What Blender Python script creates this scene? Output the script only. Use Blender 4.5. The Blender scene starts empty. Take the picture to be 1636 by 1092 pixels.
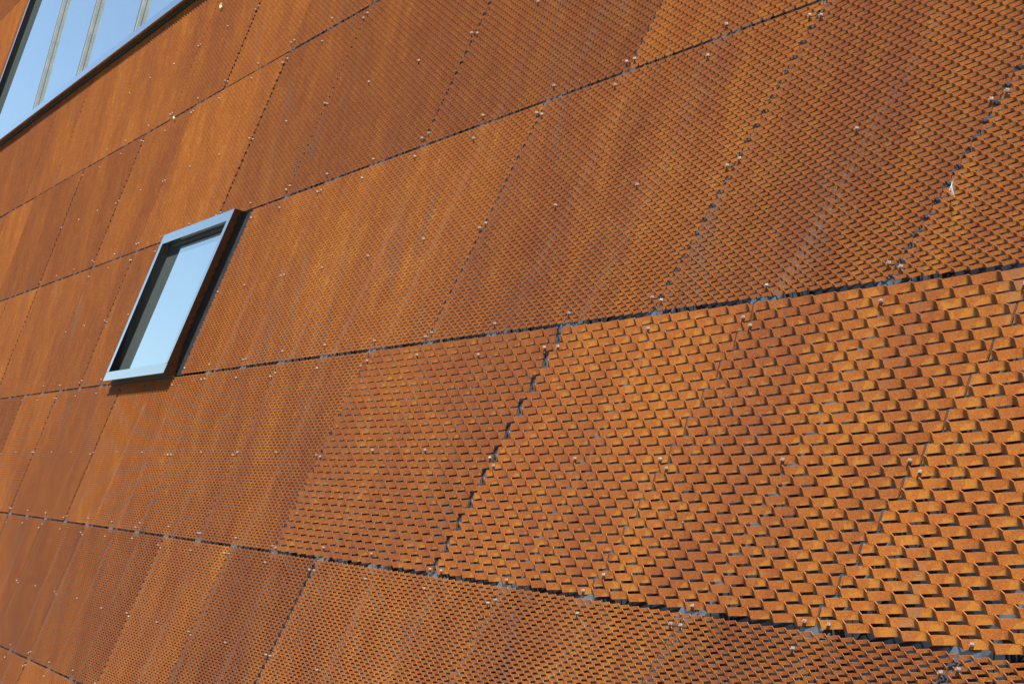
import bpy, bmesh, math, random
import numpy as np
from mathutils import Vector, Matrix
random.seed(11)
R = math.radians
scene = bpy.context.scene

# ------------------------------------------------------------------ camera
CAM_Z = 1.6                       # eye height above the paving
DIST = 3.807                      # metres from the camera to the facade plane
AX = (0.30640403, 0.03667276, -0.95119487)   # wall "right" seen in camera space (x right, y up, z forward)
AU = (0.24376586, 0.96291422, 0.11564777)    # wall "up"
AN = (0.92016019, -0.26730378, 0.28610123)   # wall "inward"
cam_d = bpy.data.cameras.new('camera'); cam = bpy.data.objects.new('camera', cam_d)
scene.collection.objects.link(cam); scene.camera = cam
cam_d.lens = 100.68; cam_d.sensor_width = 36.0
cam_d.clip_start = 0.1; cam_d.clip_end = 3000
cam.matrix_world = Matrix(((AX[0], AX[1], -AX[2], 0.0),
                           (AN[0], AN[1], -AN[2], -DIST),
                           (AU[0], AU[1], -AU[2], CAM_Z),
                           (0, 0, 0, 1)))

# ------------------------------------------------------------------ sky and sun
to_sun = Vector((0.151, -0.094, 0.112)).normalized()
elev = math.asin(to_sun.z); azim = math.atan2(to_sun.x, to_sun.y)
world = bpy.data.worlds.new('World'); scene.world = world; world.use_nodes = True
wn = world.node_tree.nodes; wl = world.node_tree.links
bg = wn['Background']; sky = wn.new('ShaderNodeTexSky'); sky.sky_type = 'NISHITA'
sky.sun_disc = False; sky.sun_elevation = elev; sky.sun_rotation = azim
sky.air_density = 0.8; sky.dust_density = 0.0; sky.ozone_density = 3.0
wl.new(sky.outputs[0], bg.inputs[0]); bg.inputs[1].default_value = 0.05
sd = bpy.data.lights.new('sun', 'SUN'); sun = bpy.data.objects.new('sun', sd); scene.collection.objects.link(sun)
sd.energy = 5.0; sd.angle = R(0.53); sd.color = (1.0, 0.95, 0.87)
sun.rotation_euler = to_sun.to_track_quat('Z', 'Y').to_euler(); sun.location = (5, -10, 12)
scene.view_settings.view_transform = 'Standard'; scene.view_settings.look = 'None'
scene.view_settings.exposure = 1.72; scene.view_settings.gamma = 1.0

# ------------------------------------------------------------------ layout of the facade
Z1 = CAM_Z + 0.41406              # height of the joint under row 1
RH = 1.17590                      # row height
SL = 0.90682                      # the upright joints lean: metres to the right per metre up
G = 1.1                           # grid step along the facade
X0 = -11.94294 - (1.58996 + CAM_Z) * SL + 0.0
def gx(u, z):                     # x of grid line u at height z
    return X0 + u * G + SL * z
def rowz(r): return Z1 + (r - 1) * RH

# ------------------------------------------------------------------ materials
def new_mat(name):
    m = bpy.data.materials.new(name); m.use_nodes = True
    nt = m.node_tree; return m, nt, nt.nodes['Principled BSDF']
def N(nt, t, **kw):
    n = nt.nodes.new(t)
    for k, v in kw.items(): setattr(n, k, v)
    return n
def math_(nt, op, a, b=None, c=None, clamp=False):
    n = N(nt, 'ShaderNodeMath', operation=op); n.use_clamp = clamp
    for i, v in enumerate((a, b, c)):
        if v is None: continue
        if isinstance(v, (int, float)): n.inputs[i].default_value = v
        else: nt.links.new(v, n.inputs[i])
    return n.outputs[0]
def mix(nt, f, a, b):
    n = N(nt, 'ShaderNodeMix', data_type='RGBA')
    for s, v in ((n.inputs[0], f), (n.inputs[6], a), (n.inputs[7], b)):
        if isinstance(v, (int, float)): s.default_value = v
        elif isinstance(v, tuple): s.default_value = (*v, 1)
        else: nt.links.new(v, s)
    return n.outputs[2]
def noise(nt, vec, scale, detail=2.0, rough=0.5, dist=0.0, w=None):
    n = N(nt, 'ShaderNodeTexNoise')
    if w is not None:
        n.noise_dimensions = '4D'; nt.links.new(w, n.inputs['W'])
    nt.links.new(vec, n.inputs['Vector'])
    n.inputs['Scale'].default_value = scale; n.inputs['Detail'].default_value = detail
    n.inputs['Roughness'].default_value = rough; n.inputs['Distortion'].default_value = dist
    return n.outputs['Fac']
def mapr(nt, v, a, b, c=0.0, d=1.0):
    n = N(nt, 'ShaderNodeMapRange'); nt.links.new(v, n.inputs[0])
    n.inputs[1].default_value = a; n.inputs[2].default_value = b
    n.inputs[3].default_value = c; n.inputs[4].default_value = d
    return n.outputs[0]

def rust_material():
    m, nt, b = new_mat('weathering_steel')
    geo = N(nt, 'ShaderNodeNewGeometry'); oi = N(nt, 'ShaderNodeObjectInfo')
    pos = geo.outputs['Position']; rnd = oi.outputs['Random']
    w = math_(nt, 'MULTIPLY', rnd, 40.0)
    # runs and clouds: stretched along the height
    mp = N(nt, 'ShaderNodeMapping'); nt.links.new(pos, mp.inputs[0]); mp.inputs['Scale'].default_value = (1.0, 1.0, 0.5)
    cloud = noise(nt, mp.outputs[0], 0.9, 3.0, 0.55, 0.6, w)
    mp2 = N(nt, 'ShaderNodeMapping'); nt.links.new(pos, mp2.inputs[0]); mp2.inputs['Scale'].default_value = (1.7, 1.7, 1.1)
    streak = noise(nt, mp2.outputs[0], 1.6, 3.0, 0.6, 0.3, w)
    patch = noise(nt, pos, 9.0, 3.0, 0.6, 0.5, w)
    grain = noise(nt, pos, 190.0, 2.0, 0.7)
    vein = noise(nt, pos, 34.0, 4.0, 0.7, 1.6)
    vein = math_(nt, 'ABSOLUTE', math_(nt, 'SUBTRACT', vein, 0.5))
    vein = mapr(nt, vein, 0.045, 0.0)
    t = math_(nt, 'ADD', math_(nt, 'MULTIPLY', cloud, 0.6), math_(nt, 'MULTIPLY', streak, 0.4))
    t = math_(nt, 'ADD', t, math_(nt, 'MULTIPLY', math_(nt, 'SUBTRACT', rnd, 0.5), 0.16))
    t = mapr(nt, t, 0.42, 0.66)
    gr = mapr(nt, grain, 0.34, 0.66)
    red = mix(nt, gr, (0.33, 0.080, 0.018), (0.66, 0.195, 0.050))
    org = mix(nt, gr, (0.62, 0.170, 0.018), (0.96, 0.32, 0.036))
    col = mix(nt, math_(nt, 'MULTIPLY', t, 0.75), red, org)
    # orange run-off deposits low on every mesh
    at = N(nt, 'ShaderNodeAttribute', attribute_name='drip')
    d = math_(nt, 'ADD', at.outputs['Fac'], math_(nt, 'MULTIPLY', math_(nt, 'SUBTRACT', patch, 0.5), 2.2))
    d = math_(nt, 'ADD', d, math_(nt, 'MULTIPLY', math_(nt, 'SUBTRACT', t, 0.55), 0.55))
    speck = noise(nt, pos, 75.0, 3.0, 0.7, 0.6)
    d = math_(nt, 'ADD', d, math_(nt, 'MULTIPLY', math_(nt, 'SUBTRACT', speck, 0.5), 1.0))
    d = mapr(nt, d, 0.44, 0.66)
    col = mix(nt, math_(nt, 'MULTIPLY', d, 0.85), col, mix(nt, gr, (0.80, 0.27, 0.030), (0.98, 0.40, 0.060)))
    vv = math_(nt, 'MULTIPLY', vein, mapr(nt, patch, 0.42, 0.60, 0.0, 0.65))
    col = mix(nt, vv, col, (0.88, 0.36, 0.050))
    # pale grey-violet bloom in a few places
    bl = noise(nt, mp.outputs[0], 2.3, 3.0, 0.6, 0.8, w)
    bl = math_(nt, 'MULTIPLY', mapr(nt, bl, 0.60, 0.72), 0.42)
    col = mix(nt, bl, col, (0.36, 0.235, 0.165))
    hsv = N(nt, 'ShaderNodeHueSaturation'); nt.links.new(col, hsv.inputs['Color'])
    nt.links.new(mapr(nt, rnd, 0, 1, 0.38, 0.46), hsv.inputs['Value'])
    nt.links.new(hsv.outputs[0], b.inputs['Base Color'])
    b.inputs['Roughness'].default_value = 0.85; b.inputs['Specular IOR Level'].default_value = 0.25
    bp = N(nt, 'ShaderNodeBump'); bp.inputs['Strength'].default_value = 0.35; bp.inputs['Distance'].default_value = 0.002
    nt.links.new(grain, bp.inputs['Height']); nt.links.new(bp.outputs[0], b.inputs['Normal'])
    return m
RUST = rust_material()

def simple(name, col, rough=0.5, metal=0.0, var=0.0, scale=20.0, ior=1.5, bump=0.0):
    m, nt, b = new_mat(name)
    geo = N(nt, 'ShaderNodeNewGeometry')
    n = noise(nt, geo.outputs['Position'], scale, 4.0, 0.6)
    lo = tuple(c * (1 - var) for c in col); hi = tuple(min(1, c * (1 + var)) for c in col)
    nt.links.new(mix(nt, mapr(nt, n, 0.3, 0.7), lo, hi), b.inputs['Base Color'])
    nt.links.new(mapr(nt, n, 0.3, 0.7, max(0, rough - 0.06), min(1, rough + 0.08)), b.inputs['Roughness'])
    b.inputs['Metallic'].default_value = metal; b.inputs['IOR'].default_value = ior
    if bump:
        bp = N(nt, 'ShaderNodeBump'); bp.inputs['Strength'].default_value = bump; bp.inputs['Distance'].default_value = 0.004
        nt.links.new(n, bp.inputs['Height']); nt.links.new(bp.outputs[0], b.inputs['Normal'])
    return m
MEMBRANE = simple('dark_membrane', (0.007, 0.0085, 0.0135), 0.5, 0, 0.6, 9, 1.5, 0.5)
GALV = simple('galvanised_steel', (0.075, 0.09, 0.11), 0.45, 0.3, 0.45, 14, 1.5, 0.2)
GALV2 = simple('zinc_strip', (0.042, 0.052, 0.064), 0.45, 0.3, 0.45, 14, 1.5, 0.2)
FRAME = simple('black_coated_aluminium', (0.004, 0.0035, 0.0035), 0.16, 0, 0.4, 60, 1.4)
FRAME.node_tree.nodes['Principled BSDF'].inputs['Coat Weight'].default_value = 1.0
FRAME.node_tree.nodes['Principled BSDF'].inputs['Coat IOR'].default_value = 1.5
FRAME.node_tree.nodes['Principled BSDF'].inputs['Coat Roughness'].default_value = 0.12
FLASH = simple('grey_flashing', (0.017, 0.021, 0.025), 0.45, 0, 0.4, 12)
GASKET = simple('green_tinged_gasket', (0.011, 0.02, 0.008), 0.6, 0, 0.5, 15)
MULL = simple('grey_green_coated_aluminium', (0.052, 0.060, 0.058), 0.4, 0, 0.12, 8)
BOLT = simple('zinc_bolt', (0.12, 0.092, 0.076), 0.5, 0.1, 0.25, 300)
PAVE = simple('paving_stone', (0.04, 0.04, 0.04), 0.9, 0, 0.25, 1.3)
WHITE = simple('feather_vane', (0.36, 0.36, 0.36), 0.8, 0, 0.08, 200)
LEAF = simple('dry_leaf', (0.32, 0.27, 0.13), 0.7, 0, 0.2, 200)

def glass_material():
    m, nt, b = new_mat('coated_glass')
    geo = N(nt, 'ShaderNodeNewGeometry')
    n = noise(nt, geo.outputs['Position'], 2.2, 4.0, 0.6)
    out = nt.nodes['Material Output']
    b.inputs['Base Color'].default_value = (0.46, 0.55, 0.63, 1); b.inputs['Metallic'].default_value = 1.0
    b.inputs['Roughness'].default_value = 0.015
    df = N(nt, 'ShaderNodeBsdfDiffuse'); nt.links.new(mix(nt, n, (0.15, 0.19, 0.18), (0.20, 0.25, 0.24)), df.inputs[0])
    mx = N(nt, 'ShaderNodeMixShader'); mx.inputs[0].default_value = 0.80
    nt.links.new(df.outputs[0], mx.inputs[1]); nt.links.new(b.outputs[0], mx.inputs[2])
    nt.links.new(mx.outputs[0], out.inputs[0])
    return m
GLASS = glass_material()

# ------------------------------------------------------------------ helpers
COL = scene.collection
def link(name, mesh, mat, parent=None):
    o = bpy.data.objects.new(name, mesh)
    if mat and not mesh.materials: mesh.materials.append(mat)
    COL.objects.link(o); o.parent = parent; return o
def slab_mesh(name, quad_xz, y0, y1, bevel=0.0):
    """a block with a polygon outline in x-z, from y0 (front) to y1 (back)"""
    bm = bmesh.new()
    f = [bm.verts.new((x, y0, z)) for x, z in quad_xz]; k = [bm.verts.new((x, y1, z)) for x, z in quad_xz]
    bm.faces.new(f); bm.faces.new(k[::-1]); n = len(f)
    for i in range(n): bm.faces.new((f[(i + 1) % n], f[i], k[i], k[(i + 1) % n]))
    bmesh.ops.recalc_face_normals(bm, faces=bm.faces[:])
    if bevel: bmesh.ops.bevel(bm, geom=bm.edges[:], offset=bevel, segments=2, affect='EDGES', profile=0.6)
    me = bpy.data.meshes.new(name); bm.to_mesh(me); bm.free(); return me
def lean(u0, u1, z0, z1, dz=0.0):
    return [(gx(u0, z0), z0 + dz), (gx(u1, z0), z0 + dz), (gx(u1, z1), z1 + dz), (gx(u0, z1), z1 + dz)]

# ------------------------------------------------------------------ expanded metal
# per row: ribbon width = (up, out) in pitches, step = the rest of the pitch; e = rise along each bond
BIG = dict(L=0.2005, P=0.0363, rows=32, sv=(0.27, -0.38), uB=0.335, t=0.0030, drip=1.0)
SMALL = dict(L=0.108, P=0.0176, rows=66, sv=(0.40, -0.38), uB=0.35, t=0.0022, drip=0.55)
def expanded_mesh(name, spec, width, phase=0.0, z0=None, seed=0):
    """ribbons of a stretched sheet, cut to a leaning panel; origin at its lower left corner"""
    L, P, rows, sv, uB, t = (spec[k] for k in ('L', 'P', 'rows', 'sv', 'uB', 't'))
    Sz, Sy = sv[0] * P, -sv[1] * P               # step of the sheet from bond to bond: up and inward
    Wz, Wy = P - Sz, -Sy                         # ribbon width: up and outward
    k = math.hypot(Wz, Wy); nz, ny = -Wy / k, Wz / k   # thickness goes inward
    M = 1 - uB; m = -M
    # (u along the top edge, u along the bottom edge, height): crisp outer ridge, long rise, soft inner valley, steep fall
    fall = lambda u: M - 2 * M * (u - 1) / uB
    prof = [(uB, uB + 0.03, m), (0.5, 0.5, m + 2 * (0.5 - uB)), (0.75, 0.75, m + 2 * (0.75 - uB)),
            (0.91, 0.87, M - 0.19), (0.965, 0.90, M - 0.09), (0.99, 0.92, M - 0.07), (1.015, 0.94, fall(1.015)),
            (1.06, 1.00, fall(1.06)), (1 + uB, 1.04 + uB, m)]
    low = {4: 0.05, 5: 0.08, 6: 0.08}      # the lower edge is pulled forward near the valley
    verts = []; faces = []; drip = []; smooth = []
    rng = np.random.RandomState(seed)
    gap = 0.006
    for r in range(rows):
        zc = (r + 0.5) * P
        xs0 = SL * zc + gap; xs1 = SL * zc + width - gap
        off = phase + (0.5 * L if r % 2 else 0.0)
        i0 = int(math.floor((xs0 - off) / L)) - 2; i1 = int(math.ceil((xs1 - off) / L)) + 1
        for i in range(i0, i1 + 1):
            base = len(verts); n = len(prof); j0 = rng.rand() * 0.36 - 0.18
            for copy in (0, 1):                   # surfaces first, then a second set for the thin rims
                for jj, (ut, ub, h0) in enumerate(prof):
                    for (fv, th) in ((-0.5, 0), (0.5, 0), (-0.5, 1), (0.5, 1)):
                        u = ub if fv < 0 else ut
                        hh = h0 - low.get(jj, 0.0) if fv < 0 else h0
                        verts.append((off + (i + u) * L, fv * Wy + hh * Sy + th * t * ny, zc + fv * Wz + hh * Sz + th * t * nz))
                        d = max(0.0, 1 - abs(u - 0.82) / 0.36)
                        drip.append(((d if fv < 0 else 0.12 * d) + j0) * spec['drip'])
            for j in range(n - 1):
                p = base + 4 * j; q = p + 4; p2 = p + 4 * n; q2 = p2 + 4
                faces.append((p, q, q + 1, p + 1)); faces.append((p + 2, p + 3, q + 3, q + 2)); smooth += [True, True]
                if j not in (2, 3) or r == rows - 1: faces.append((p2 + 1, q2 + 1, q2 + 3, p2 + 3)); smooth.append(False)
                if j != 0 or r == 0: faces.append((p2, p2 + 2, q2 + 2, q2)); smooth.append(False)
    V = np.array(verts)
    me = bpy.data.meshes.new(name); me.from_pydata(V.tolist(), [], faces)
    at = me.attributes.new('drip', 'FLOAT', 'POINT'); at.data.foreach_set('value', drip)
    me.polygons.foreach_set('use_smooth', smooth)
    bm = bmesh.new(); bm.from_mesh(me)
    nrm = Vector((1, 0, -SL)).normalized()
    for co, no in (((gap, 0, 0), -nrm), ((width - gap, 0, 0), nrm)):
        bmesh.ops.bisect_plane(bm, geom=bm.verts[:] + bm.edges[:] + bm.faces[:], plane_co=co, plane_no=no, clear_outer=True)
    bm.to_mesh(me); bm.free()
    me.materials.append(RUST); me['phase'] = phase; return me

_cache = {}
def get_mesh(kind, width, variant):
    key = (kind, round(width, 3), variant)
    if key not in _cache:
        spec = BIG if kind == 'big' else SMALL
        rn = random.Random(hash(key) & 0xffff if False else int(width * 1000) * 7 + variant)
        _cache[key] = expanded_mesh('expanded_mesh', spec, width * G, rn.random() * spec['L'], seed=variant)
    return _cache[key]

# ------------------------------------------------------------------ bolt
def bolt_mesh():
    bm = bmesh.new()
    def ring(r, y, n=12, hexa=False):
        vs = []
        for k in range(n):
            a = 2 * math.pi * k / n
            rr = r
            if hexa: rr = r * math.cos(math.pi / 6) / math.cos((a % (math.pi / 3)) - math.pi / 6)
            vs.append(bm.verts.new((rr * math.cos(a), y, rr * math.sin(a))))
        return vs
    rings = [ring(0.004, 0.008), ring(0.004, 0.003), ring(0.0078, 0.003), ring(0.0081, 0.0015), ring(0.0078, -0.0005),
             ring(0.0068, -0.0006, 12, True), ring(0.0068, -0.007, 12, True), ring(0.0060, -0.0085), ring(0.0042, -0.0088), ring(0.0038, -0.0075)]
    for a, b in zip(rings, rings[1:]):
        for k in range(12): bm.faces.new((a[k], a[(k + 1) % 12], b[(k + 1) % 12], b[k]))
    bm.faces.new(rings[-1])
    bmesh.ops.recalc_face_normals(bm, faces=bm.faces[:])
    me = bpy.data.meshes.new('bolt'); bm.to_mesh(me); bm.free(); me.materials.append(BOLT); return me
BOLT_ME = bolt_mesh()

# ------------------------------------------------------------------ the building
bld = bpy.data.objects.new('building', None); COL.objects.link(bld); bld.location = (0, 0, 0)
bld['label'] = 'building clad in rust orange expanded steel panels with two slanted windows'
bld['category'] = 'building'

def backing(name, x0, x1, z0, z1):
    return link(name, slab_mesh(name, [(x0, z0), (x1, z0), (x1, z1), (x0, z1)], 0.16, 0.5), MEMBRANE, bld)
back = backing('wall', -75, 6, 0, rowz(9) + 0.3)
back['label'] = 'dark blue-grey membrane wall behind the rusty mesh'

# panels: joints of every row, read as grid numbers
JOINTS = {0: [7, 5, 3, 1, -2, -4, -6, -9, -11, -13, -16, -18],
          -0.5: [],
          1: [9, 7, 4, 2, 0, -3, -5, -7, -10, -13, -15, -17, -20, -22],
          2: [8, 6, 3, 1, -2, -6, -7.86, None, -10.46, -12, -14, -17, -19, -22, -24],
          3: [5, 2, 1, -1, -4, -7, -9, -12, -14, -17, -20, -22, -25, -27, -30],
          4: [-2, -4, -6, -9, -11, -13, -16, -19, -21, -23, -26, -28, -31, -33],
          5: [-27.85, -30, -32, -35], 6: [-27.85, -29, -32, -34], 7: [-27.85, -30, -33, -35], 8: [-27.85, -29, -31, -34]}
JOINTS[-1] = [1, -2, -5, -7, -9, -12, -15]
JOINTS.pop(-0.5)
npan = 0; nb = 0
rv = random.Random(5)
for r, js in JOINTS.items():
    z0 = rowz(r) + 0.007
    for a, b in zip(js, js[1:]):
        if a is None or b is None: continue
        kind = 'big' if (r == 1 and b >= -3) else 'small'
        me = get_mesh(kind, a - b, rv.randrange(2))
        o = link('cladding_panel', me, RUST, bld)
        o.location = (gx(b, z0), rv.uniform(-0.004, 0.004), z0)
        o.rotation_euler = (rv.uniform(-0.0012, 0.0012), 0, rv.uniform(-0.0010, 0.0010))
        if kind == 'big': o['label'] = 'coarse mesh panel with wide scale-like openings'
        npan += 1
        # bolts: at every grid line, beside each upright joint, near the top, middle and bottom
        spots = set()
        ins = 0.05
        grid = [b + ins] + [k for k in range(math.ceil(b + 0.2), math.floor(a - 0.2) + 1)] + [a - ins]
        if b > -24 and z0 < rowz(5):
            zs0, zs1 = rowz(r) + 0.03, rowz(r + 1) - 0.03
            m_ = slab_mesh('joint_strip', lean(b - 0.07, b + 0.045, zs0, zs1), 0.0185, 0.0215)
            link('joint_strip', m_, GALV2, bld)
        far = gx(b, z0) < -30
        if far: continue
        yb = -0.009 if kind == 'big' else -0.006
        for k in grid:
            for vv in (0.047, 0.50, 0.945):
                zz = rowz(r) + RH * (vv + rv.uniform(-0.006, 0.006))
                uu = k + rv.uniform(-0.006, 0.006)
                spec = BIG if kind == 'big' else SMALL
                lx, lz = gx(uu, zz) - o.location.x, zz - z0
                best = None; SY, SZ = -spec['sv'][1] * spec['P'], spec['sv'][0] * spec['P']; ub_ = spec['uB']
                for rr in range(max(0, int(lz / spec['P']) - 2), min(spec['rows'], int(lz / spec['P']) + 3)):
                    of = me['phase'] + (0.5 * spec['L'] if rr % 2 else 0)
                    i_ = round((lx - of) / spec['L'] - 0.62)
                    hh = -(1 - ub_) + 2 * (0.62 - ub_)
                    c_ = (of + (i_ + 0.62) * spec['L'], (rr + 0.5) * spec['P'] + hh * SZ)
                    dd = abs(c_[0] - lx) + 0.7 * abs(c_[1] - lz)
                    if c_[0] < SL * c_[1] + 0.02 or c_[0] > SL * c_[1] + (a - b) * G - 0.02: dd += 1
                    if best is None or dd < best[0]: best = (dd, c_, hh * SY)
                bo = link('bolt', BOLT_ME, BOLT, o)
                bo.location = (best[1][0], best[2] - 0.0035, best[1][1])
                bo.rotation_euler = (rv.uniform(0.05, 0.35), rv.uniform(0, 1), rv.uniform(-0.12, 0.12))
                nb += 1
print('panels', npan, 'bolts', nb)

# rails behind the upright grid lines
for u in range(-33, 8):
    zt = rowz(9) if u < -28 or u > -4 else rowz(5) - 0.05
    zb = 0.05
    segs = [(zb, zt)]
    if -10.6 < u < -7.9: segs = [(zb, rowz(2) - 0.05), (rowz(3) + 0.05, zt)]
    for s0, s1 in segs:
        m = slab_mesh('support_rail', lean(u - 0.05, u + 0.04, s0, s1), 0.055, 0.155, 0.004)
        link('support_rail', m, GALV, bld)

# folded plates that carry the panel edges where rails cross the level joints
PLATE = simple('bright_zinc_plate', (0.065, 0.082, 0.10), 0.4, 0.3, 0.4, 22)
for r in range(0, 6):
    zc = rowz(r) - 0.002
    for u in range(-27, 8):
        if (r in (2, 3) and -10.6 < u < -7.8) or gx(u, zc) > -6.5: continue
        q = [(gx(u, zc) - 0.13, zc - 0.03), (gx(u, zc) + 0.06, zc - 0.03), (gx(u, zc) + 0.09, zc + 0.03), (gx(u, zc) - 0.08, zc + 0.03)]
        link('joint_plate', slab_mesh('joint_plate', q, 0.0155, 0.0175), PLATE, bld)

# ------------------------------------------------------------------ windows
FD = 0.086
def window(u0, u1, z0, z1, name_label, bar=0.075, side=0.105, mullions=(), glass_y=-0.012):
    w = bpy.data.objects.new('window', None); COL.objects.link(w); w.parent = bld
    w.location = (gx(u0, z0), 0, z0); ox, oz = w.location.x, w.location.z
    w['label'] = name_label
    def L(pts): return [(x - ox, z - oz) for x, z in pts]
    du = side / G
    zi0, zi1 = z0 + bar, z1 - bar
    fr = [(gx(u0, z0), z0), (gx(u1, z0), z0), (gx(u1, z1), z1), (gx(u0, z1), z1)]
    # four frame bars, mitred into each other by sharing their ends
    bars = [[(gx(u0, z0), z0), (gx(u1, z0), z0), (gx(u1, zi0), zi0), (gx(u0, zi0), zi0)],
            [(gx(u0, zi1), zi1), (gx(u1, zi1), zi1), (gx(u1, z1), z1), (gx(u0, z1), z1)],
            [(gx(u0, zi0), zi0), (gx(u0 + du, zi0), zi0), (gx(u0 + du, zi1), zi1), (gx(u0, zi1), zi1)],
            [(gx(u1 - du, zi0), zi0), (gx(u1, zi0), zi0), (gx(u1, zi1), zi1), (gx(u1 - du, zi1), zi1)]]
    bm = bmesh.new()
    for i, q in enumerate(bars):
        me = slab_mesh('t', L(q), -FD - (0.0012 if i > 1 else 0), 0.12, 0.0015)
        bm.from_mesh(me); bpy.data.meshes.remove(me)
    me = bpy.data.meshes.new('frame'); bm.to_mesh(me); bm.free()
    link('frame', me, FRAME, w)
    gq = [(gx(u0 + du, zi0), zi0), (gx(u1 - du, zi0), zi0), (gx(u1 - du, zi1), zi1), (gx(u0 + du, zi1), zi1)]
    link('pane', slab_mesh('pane', L(gq), glass_y, glass_y + 0.024), GLASS, w)
    # slim inner bead round the glass
    bead = 0.022
    for q in ([(gx(u0 + du, zi1 - bead), zi1 - bead), (gx(u1 - du, zi1 - bead), zi1 - bead), (gx(u1 - du, zi1), zi1), (gx(u0 + du, zi1), zi1)],):
        link('bead', slab_mesh('bead', L(q), glass_y - 0.018, glass_y - 0.001, 0.002), GASKET, w)
    # gasket line under the sill, against the mesh
    q = [(gx(u0, z0 - 0.012), z0 - 0.012), (gx(u1, z0 - 0.012), z0 - 0.012), (gx(u1, z0 - 0.0005), z0 - 0.0005), (gx(u0, z0 - 0.0005), z0 - 0.0005)]
    link('sill_gasket', slab_mesh('sill_gasket', L(q), -0.020, 0.10), GASKET, w)
    for x in mullions:
        zz1 = zi1
        me = slab_mesh('mullion', L([(x, zi0), (x + 0.09, zi0), (x + 0.09, zz1), (x, zz1)]), glass_y - 0.045, glass_y - 0.001, 0.006)
        link('mullion', me, MULL, w)
    return w
small_w = window(-10.42, -8.05, CAM_Z + 1.590, CAM_Z + 2.760, 'small slanted window with black frame in the middle of the facade')
m = slab_mesh('flashing', lean(-8.05, -7.88, CAM_Z + 1.595, CAM_Z + 2.755), 0.012, 0.15, 0.002)
link('flashing', m, FLASH, bld)
big_w = window(-27.75, -3.0, CAM_Z + 5.078, CAM_Z + 9.8, 'large slanted window with grey mullions at the upper left',
               mullions=(-33.98, -30.80, -27.36, -24.1, -20.9, -17.7, -14.5), side=0.10)

# ------------------------------------------------------------------ paving
bm = bmesh.new(); s = 400
vs = [bm.verts.new(p) for p in ((-s, -s, 0), (s, -s, 0), (s, s, 0), (-s, s, 0))]; bm.faces.new(vs)
me = bpy.data.meshes.new('ground'); bm.to_mesh(me); bm.free()
g = link('ground', me, PAVE); g['kind'] = 'structure'

# ------------------------------------------------------------------ small things caught in the mesh
def px(x, y, out=0.0):
    """where the sight line through a point of the picture meets the plane 'out' metres before the wall"""
    f = 4575.38; v = (x - 818.0, 546.0 - y, f)
    n = sum(p * q for p, q in zip(v, AN)); k = (DIST - out) / n
    return Vector((k * sum(p * q for p, q in zip(v, AX)), -out, CAM_Z + k * sum(p * q for p, q in zip(v, AU))))
def feather():
    c = px(1524, 306, 0.03)
    bm = bmesh.new(); rn = random.Random(3)
    path = []
    for i in range(13):
        t = i / 12
        path.append(Vector((-0.045 + 0.10 * t ** 0.7 + 0.0, -0.004 - 0.02 * math.sin(t * 3), 0.055 - 0.105 * t ** 1.5)))
    def tube(p, q, r0, r1):
        d = (q - p).normalized(); s_ = d.orthogonal().normalized(); t_ = d.cross(s_)
        a = [bm.verts.new(p + (s_ * math.cos(k * 2.094) + t_ * math.sin(k * 2.094)) * r0) for k in range(3)]
        b_ = [bm.verts.new(q + (s_ * math.cos(k * 2.094) + t_ * math.sin(k * 2.094)) * r1) for k in range(3)]
        for k in range(3): bm.faces.new((a[k], a[(k + 1) % 3], b_[(k + 1) % 3], b_[k]))
    for i in range(12): tube(path[i], path[i + 1], 0.0022 - i * 0.00012, 0.0021 - i * 0.00012)
    for i in range(1, 12):
        d = (path[i] - path[i - 1]).normalized()
        for k in range(7):
            p = path[i - 1].lerp(path[i], k / 7)
            side = d.cross(Vector((0, -1, 0))).normalized() * (1 if k % 2 else -1)
            ln = rn.uniform(0.012, 0.034) * (0.4 + 0.6 * math.sin(i / 12 * 3.1))
            e = p + side * ln + d * ln * 0.7 + Vector((rn.uniform(-.004, .004), rn.uniform(-.006, .004), rn.uniform(-.004, .004)))
            tube(p, e, 0.0008, 0.0002)
    me = bpy.data.meshes.new('feather'); bm.to_mesh(me); bm.free()
    o = link('feather', me, WHITE); o.location = c; o.scale = (0.6, 0.6, 0.6)
    o['label'] = 'small white downy feather caught on the rusty mesh at the right'; o['category'] = 'feather'
feather()
def leaf(pt, size, label):
    c = px(*pt, 0.015); bm = bmesh.new()
    n = 9; prof = [0.0, .5, .85, 1, .95, .8, .55, .3, 0.0]
    rows = []
    for i in range(n):
        t = i / (n - 1)
        rows.append([bm.verts.new(((t - .5) * size * 2, -0.01 - abs(s_) * 0.006 + 0.008 * t, s_ * prof[i] * size * 0.55 + (t - .5) * size * -.6)) for s_ in (-1, 0, 1)])
    for a, b_ in zip(rows, rows[1:]):
        for k in range(2): bm.faces.new((a[k], a[k + 1], b_[k + 1], b_[k]))
    bmesh.ops.remove_doubles(bm, verts=bm.verts[:], dist=1e-5)
    geom = bmesh.ops.solidify(bm, geom=bm.faces[:], thickness=0.0008)
    me = bpy.data.meshes.new('leaf'); bm.to_mesh(me); bm.free()
    o = link('leaf', me, LEAF); o.location = c; o['label'] = label; o['category'] = 'leaf'
leaf((355, 10), 0.045, 'pale yellow dry leaf stuck on the mesh near the top, right of the large window')
leaf((280, 188), 0.028, 'tiny cream dry leaf in the panel joint below the large window')
